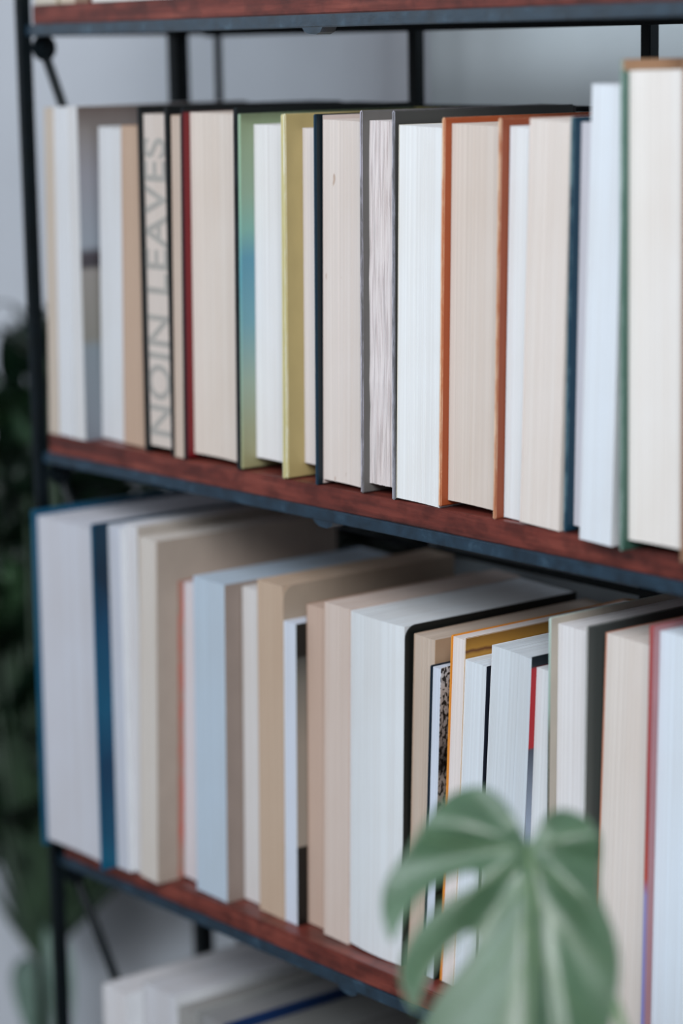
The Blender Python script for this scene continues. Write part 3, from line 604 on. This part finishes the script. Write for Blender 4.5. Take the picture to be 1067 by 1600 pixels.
book('B12', 'thickest white-paged book in the middle of the lower row with a black cover', GB, (217, 224, 232), left=((214, 216, 220),) * 3, right=((16, 20, 19), (16, 20, 19), (16, 20, 19)), conc=-0.002, tb=0.0008, curl=0.0004)
book('B13', 'beige-paged paperback right of the black cover in the lower row', GB, (204, 184, 168), left=((196, 174, 156),) * 3, right=((178, 150, 124),) * 3, rough=0.00025)
m14 = print_mat(0.19, [(0.0, (16, 20, 20)), (0.45, (20, 24, 24)), (0.5, (160, 150, 144)), (0.66, (150, 140, 134)), (0.7, (14, 16, 16)), (0.78, (130, 120, 116)), (0.95, (186, 176, 172)), (1.0, (200, 200, 205))], speck=(60, 60, 60), wob=0.03)
book('B14', 'thinnest booklet of the lower row with a dark navy left cover', GB, (206, 218, 240), 'H', left=((12, 28, 44), (12, 28, 44), (12, 32, 48)), right=(m14, m14, m14), tb=0.0024, tbr=0.0006, rec=0.0004, over=0.0004)
m15 = print_mat(BK['B15'][4], [(0.0, (178, 130, 52)), (0.955, (178, 130, 52)), (0.965, (96, 50, 26)), (0.972, (178, 130, 52)), (1.0, (150, 106, 44))], wob=0.006)
book('B15', 'paperback with an orange left cover and a golden yellow right cover', GB, (230, 221, 221), 'H', left=((222, 150, 60), (222, 150, 60), (216, 140, 52)), right=(m15, (222, 150, 60), (232, 226, 222)), tb=0.0022, tbr=0.0012, rec=0.0003, over=0.0003)
book('B16', 'short bluish-white book with a black right cover in front of the gold one', GB, (216, 227, 240), left=W3, right=((22, 26, 40),) * 3, tb=0.0009)
book('B17', 'wide pale grey-blue paged paperback behind the left leaf lobe', GB, (206, 217, 229), left=W3, right=((204, 212, 222),) * 3, conc=0.001)
h18 = BK['B18'][4]
m18 = print_mat(h18, [(0.0, (226, 96, 44)), (0.10, (226, 96, 44)), (0.11, (208, 216, 228)), (0.5, (158, 170, 190)), (0.745, (64, 70, 84)), (0.75, (170, 20, 32)), (0.968, (170, 20, 32)), (0.97, (14, 26, 34)), (1.0, (14, 26, 34))], wob=0.001)
book('B18', 'slim white-paged book with a red panel on its left cover', GB, (220, 226, 234), 'H', left=(m18, m18, m18), right=W3, tb=0.0006, rec=0.0035, over=0.0062)
m19 = print_mat(BK['B19'][4], [(0.0, (160, 154, 150)), (0.44, (150, 146, 142)), (0.46, (78, 84, 82)), (1.0, (70, 76, 76))], wob=0.02)
m19e = print_mat(BK['B19'][4], [(0.0, (196, 196, 192)), (0.5, (192, 194, 190)), (0.52, (38, 48, 44)), (0.72, (48, 70, 60)), (0.78, (128, 168, 158)), (1.0, (190, 218, 214))], wob=0.01)
book('B19', 'tall hardcover with a pale green-edged left board and dark grey right cover', GB, (224, 224, 230), 'H', left=((52, 84, 74), (182, 174, 162), m19e), right=(m19, (70, 76, 76), (190, 190, 190)), tb=0.0016, rec=0.0055, over=0.004)
book('B20', 'cream book with a thin reddish left cover, set back right of the dark grey cover', GB, (224, 215, 210), left=((190, 134, 112),) * 3, right=((196, 180, 172),) * 3, tb=0.0011)
m21 = print_mat(BK['B21'][4], [(0.0, (120, 124, 190)), (0.40, (140, 140, 190)), (0.44, (168, 60, 40)), (0.6, (150, 52, 50)), (1.0, (158, 60, 58))], wob=0.01)
book('B21', 'red-edged book with bluish-white pages at the right end of the lower row', GB, (216, 231, 248), 'H', left=((150, 50, 52), (176, 130, 136), m21), right=((150, 50, 52),) * 3, tb=0.003, rec=0.005, over=0.003)

# books standing on the top board: only their feet reach into the picture
GU = 'books on the top board'
x = 0.0125
for i, (t, c, cc, kind, lab) in enumerate((
        (0.026, (206, 198, 184), (190, 180, 160), 'P', 'cream book at the left end of the top board'),
        (0.022, (206, 190, 170), (40, 60, 44), 'P', 'beige book with a dark green cover on the top board'),
        (0.016, (150, 120, 100), (90, 40, 36), 'P', 'brown-toned book on the top board, third from the left'),
        (0.044, (226, 226, 224), (222, 220, 216), 'P', 'wide white-paged book on the top board'),
        (0.052, (232, 232, 230), (214, 206, 196), 'P', 'widest white-paged book on the top board, its foot just in view'),
        (0.028, (200, 178, 160), (60, 80, 96), 'P', 'tan-paged book on the top board right of the widest one'))):
    book('U%d' % i, lab, GU, c, kind, left=(cc,) * 3, right=(cc,) * 3, pos=(x, 0.001 + 0.002 * (i % 2), THICK[0], t, 0.20 + 0.007 * i, 0.0))
    x += t + 0.0006

# books on the bottom board, seen from above between the frame bars; shade is put into their grey page colours
GL = 'books on the bottom board'
x = 0.0585
zb = -0.87 + THICK[3]
for i, (t, y, h, c, cc, kind, lab, kw) in enumerate((
        (0.030, -0.004, 0.197, (212, 212, 220), white, 'P', 'white book at the left of the bottom row under the diagonal brace', {}),
        (0.038, 0.010, 0.203, (196, 198, 208), white, 'P', 'second white book of the bottom row', {}),
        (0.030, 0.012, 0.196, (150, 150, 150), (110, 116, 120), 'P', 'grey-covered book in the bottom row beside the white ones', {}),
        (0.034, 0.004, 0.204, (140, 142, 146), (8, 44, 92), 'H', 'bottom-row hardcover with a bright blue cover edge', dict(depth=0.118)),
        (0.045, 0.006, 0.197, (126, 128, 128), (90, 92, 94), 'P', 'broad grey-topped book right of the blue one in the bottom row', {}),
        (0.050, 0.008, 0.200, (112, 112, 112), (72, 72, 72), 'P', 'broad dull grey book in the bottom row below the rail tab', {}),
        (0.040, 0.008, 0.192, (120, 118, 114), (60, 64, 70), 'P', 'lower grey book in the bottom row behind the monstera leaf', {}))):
    book('L%d' % i, lab, GL, c, kind, left=((150, 152, 152),) * 3, right=(cc,) * 3, pos=(x, y, zb, t, h, 0.0), **kw)
    x += t + 0.0006


# ---------------------------------------------------------------- leaf helpers
def ribbon(bm, q, width, fold=0.25, n=14):
    """Lance-shaped leaf along a curve, folded a little along its midrib."""
    p0, p1, p2 = [Vector(v) for v in q]
    c = p1 * 2 - (p0 + p2) / 2
    view = (cp - p1).normalized()
    rows = []
    for i in range(n + 1):
        s = i / n
        p = p0 * (1 - s) ** 2 + c * 2 * s * (1 - s) + p2 * s * s
        d = ((c - p0) * (1 - s) + (p2 - c) * s).normalized()
        side = d.cross(view).normalized()
        up = side.cross(d).normalized()
        w = width * 0.5 * (math.sin(math.pi * min(1, s ** 0.8)) ** 0.75) + 0.0006
        rows.append([bm.verts.new(p + side * w * k + up * w * fold * abs(k)) for k in (-1, -0.5, 0, 0.5, 1)])
    for a, b in zip(rows, rows[1:]):
        for k in range(4):
            bm.faces.new((a[k], a[k + 1], b[k + 1], b[k]))
    geom = list(bm.faces)
    bmesh.ops.solidify(bm, geom=geom, thickness=0.0005)


def pot(bm, x, y, z0, z1, r0, r1):
    prof = [(0.0, z0), (r0, z0), (r0 * 1.01, z0 + 0.01), (r1, z1 - 0.03), (r1 * 1.06, z1 - 0.028), (r1 * 1.06, z1), (r1 * 0.96, z1), (r1 * 0.94, z1 - 0.02), (0.0, z1 - 0.02)]
    n = 36
    rings = []
    for r, z in prof:
        rings.append([bm.verts.new((x + max(r, 1e-5) * math.cos(2 * math.pi * k / n), y + max(r, 1e-5) * math.sin(2 * math.pi * k / n), z)) for k in range(n)])
    for a, b in zip(rings, rings[1:]):
        for k in range(n):
            bm.faces.new((a[k], a[(k + 1) % n], b[(k + 1) % n], b[k]))
    bmesh.ops.remove_doubles(bm, verts=bm.verts, dist=2e-5)


CERAMIC = wall_mat('grey_ceramic', (150, 150, 146))
SOIL = wall_mat('soil', (48, 38, 30))

# ---------------------------------------------------------------- leafy plant behind the left end of the shelf
lb = Vector(LB)
plant = thing('potted_plant', 'dark green leafy plant standing behind the left end of the shelving unit', 'plant', (lb.x, lb.y, -1.6))
bm = bmesh.new()
pot(bm, 0, 0, 0.0, 0.52, 0.06, 0.076)
link('planter', bm, CERAMIC, plant, True)
bm = bmesh.new()
add_tube(bm, [(0, 0, 0.501), (0, 0, 0.508)], 0.070, 28)
link('soil', bm, SOIL, plant)
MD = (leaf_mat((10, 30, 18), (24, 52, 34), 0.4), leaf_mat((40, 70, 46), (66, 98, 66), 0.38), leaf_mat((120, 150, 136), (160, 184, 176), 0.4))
STEM = leaf_mat((22, 40, 26), (44, 66, 44), 0.5)
org = Vector((lb.x, lb.y, -1.6))
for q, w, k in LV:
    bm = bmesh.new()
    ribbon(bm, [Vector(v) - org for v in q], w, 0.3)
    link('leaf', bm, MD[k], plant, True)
    a = Vector(q[0]) - org
    b = lb - org
    bm = bmesh.new()
    if a.z > b.z:
        mid = (a + b) / 2 + Vector((0.004, 0, -0.01))
        add_tube(bm, [Vector((b.x * 0.5, b.y * 0.5, 0.5)), b, mid, a], [0.0045, 0.004, 0.003, 0.002], 8)
    else:
        add_tube(bm, [Vector((b.x * 0.5, b.y * 0.5, 0.5)), (b + a) / 2 + Vector((0, 0, -0.05)), a], [0.004, 0.003, 0.002], 8)
    link('stem', bm, STEM, plant, True)

# ---------------------------------------------------------------- monstera leaf in front of the shelf
SP = Vector((0.80, -0.24, -0.93))
mon = thing('monstera_plant', 'monstera with one broad split green leaf in front of the lower shelf', 'plant', tuple(SP))
bm = bmesh.new()
pot(bm, 0, 0, 0.0, 0.16, 0.06, 0.08)
link('plant_pot', bm, CERAMIC, mon, True)
bm = bmesh.new()
add_tube(bm, [(0, 0, 0.141), (0, 0, 0.148)], 0.074, 28)
link('soil', bm, SOIL, mon)
TILT = R(16)
sinus = Vector(SIN)
lx, ly0, lz0 = cr.copy(), cu.copy(), cb.copy()
ly = ly0 * math.cos(TILT) - lz0 * math.sin(TILT)
lz = lz0 * math.cos(TILT) + ly0 * math.sin(TILT)


def relief(a, b):
    """Quilted surface between the side veins, lobes drooping away at the margin (metres)."""
    r = math.hypot(a, b)
    th = math.atan2(a, -b)
    z = 0.0030 * math.cos(th * 7.0 + 0.5) * min(1, r / 0.03)
    z -= 4.6 * (max(0.0, -a - 0.006)) ** 2
    z -= 2.2 * (max(0.0, a - 0.006)) ** 2 * 2.0
    z -= 1.6 * max(0.0, b) ** 2 * 4.0
    z += -0.0040 * math.exp(-(a + b * 0.10) ** 2 / 0.00002)
    return z


def to_leaf(a, b, dz=0.0):
    bb = b / math.cos(TILT)
    return sinus + lx * a + ly * bb + lz * (relief(a, b) + dz) - SP


# smooth the outline, then fill it with a fine triangulation
pts = [Vector(v) for v in LEAF]
for _ in range(2):
    new = []
    for i, a in enumerate(pts):
        b = pts[(i + 1) % len(pts)]
        new += [a * 0.75 + b * 0.25, a * 0.25 + b * 0.75]
    pts = new
nb = len(pts)


def inside(p, poly):
    c = False
    j = len(poly) - 1
    for i in range(len(poly)):
        a, b = poly[i], poly[j]
        if (a.y > p.y) != (b.y > p.y) and p.x < (b.x - a.x) * (p.y - a.y) / (b.y - a.y) + a.x:
            c = not c
        j = i
    return c


verts = list(pts)
step = 0.0022
x0 = min(p.x for p in pts)
x1 = max(p.x for p in pts)
y0 = min(p.y for p in pts)
y1 = max(p.y for p in pts)
yy = y0
while yy < y1:
    xx = x0
    while xx < x1:
        p = Vector((xx, yy))
        if inside(p, pts):
            verts.append(p)
        xx += step
    yy += step
vo, eo, fo, *_ = delaunay_2d_cdt(verts, [(i, (i + 1) % nb) for i in range(nb)], [], 1, 1e-6)
bm = bmesh.new()
bv = [bm.verts.new(to_leaf(v.x, v.y)) for v in vo]
for f in fo:
    try:
        bm.faces.new([bv[i] for i in f])
    except ValueError:
        pass
bmesh.ops.solidify(bm, geom=list(bm.faces), thickness=0.0006)
blade = link('leaf_blade', bm, leaf_mat((76, 110, 78), (94, 132, 100), 0.34, spec=1.0, coat=0.7), mon, True)
VEIN = leaf_mat((92, 120, 84), (108, 134, 98), 0.4)


def vein(p0, p1, bend, r0, r1, name):
    bm = bmesh.new()
    P0, P1 = Vector(p0), Vector(p1)
    nrm = Vector((-(P1 - P0).y, (P1 - P0).x))
    line = []
    for i in range(11):
        s = i / 10
        q = P0.lerp(P1, s) + nrm * bend * 4 * s * (1 - s)
        line.append(to_leaf(q.x, q.y, 0.0004))
    add_tube(bm, line, [r0 + (r1 - r0) * i / 10 for i in range(11)], 6)
    link(name, bm, VEIN, mon, True)


vein((0, 0), (-0.012, -0.140), 0.03, 0.0011, 0.0004, 'midrib')
for tip, start in (((-0.050, 0.006), (0, -0.001)), ((-0.058, -0.028), (0, -0.004)), ((-0.052, -0.052), (-0.002, -0.016)), ((-0.044, -0.076), (-0.003, -0.030)), ((-0.034, -0.105), (-0.005, -0.050)),
                   ((0.026, 0.010), (0, -0.001)), ((0.028, -0.024), (0, -0.006)), ((0.034, -0.050), (-0.002, -0.018)), ((0.032, -0.078), (-0.003, -0.036))):
    vein(start, tip, 0.06 if tip[0] < 0 else -0.06, 0.0006, 0.0002, 'side_vein')
# petiole: leaves the back of the blade and comes down to the pot
bm = bmesh.new()
a = to_leaf(0, 0, -0.002)
ctrl = [Vector((0, 0, 0.13)), Vector((0.03, 0.03, 0.30)), Vector((0.0, 0.05, 0.48)), a + Vector((0.004, 0.022, -0.016)), a]
line = []
for i in range(25):
    s = i / 24
    lvl = [v.copy() for v in ctrl]
    while len(lvl) > 1:
        lvl = [lvl[k].lerp(lvl[k + 1], s) for k in range(len(lvl) - 1)]
    line.append(lvl[0])
add_tube(bm, line, [0.0032 - 0.0016 * i / 24 for i in range(25)], 10)
link('petiole', bm, VEIN, mon, True)

# stand that carries the monstera pot
st = thing('plant_stand', 'small round wooden stand under the monstera pot', 'stand', (SP.x, SP.y, -1.6))
topz = SP.z + 1.6
bm = bmesh.new()
add_tube(bm, [(0, 0, topz - 0.02), (0, 0, topz - 0.0005)], 0.12, 32)
link('stand_top', bm, WOOD, st)
for k in range(3):
    an = k * 2 * math.pi / 3
    bm = bmesh.new()
    add_tube(bm, [(0.13 * math.cos(an), 0.13 * math.sin(an), 0.0), (0.08 * math.cos(an), 0.08 * math.sin(an), topz - 0.02)], [0.009, 0.013], 10)
    link('leg', bm, WOOD, st)
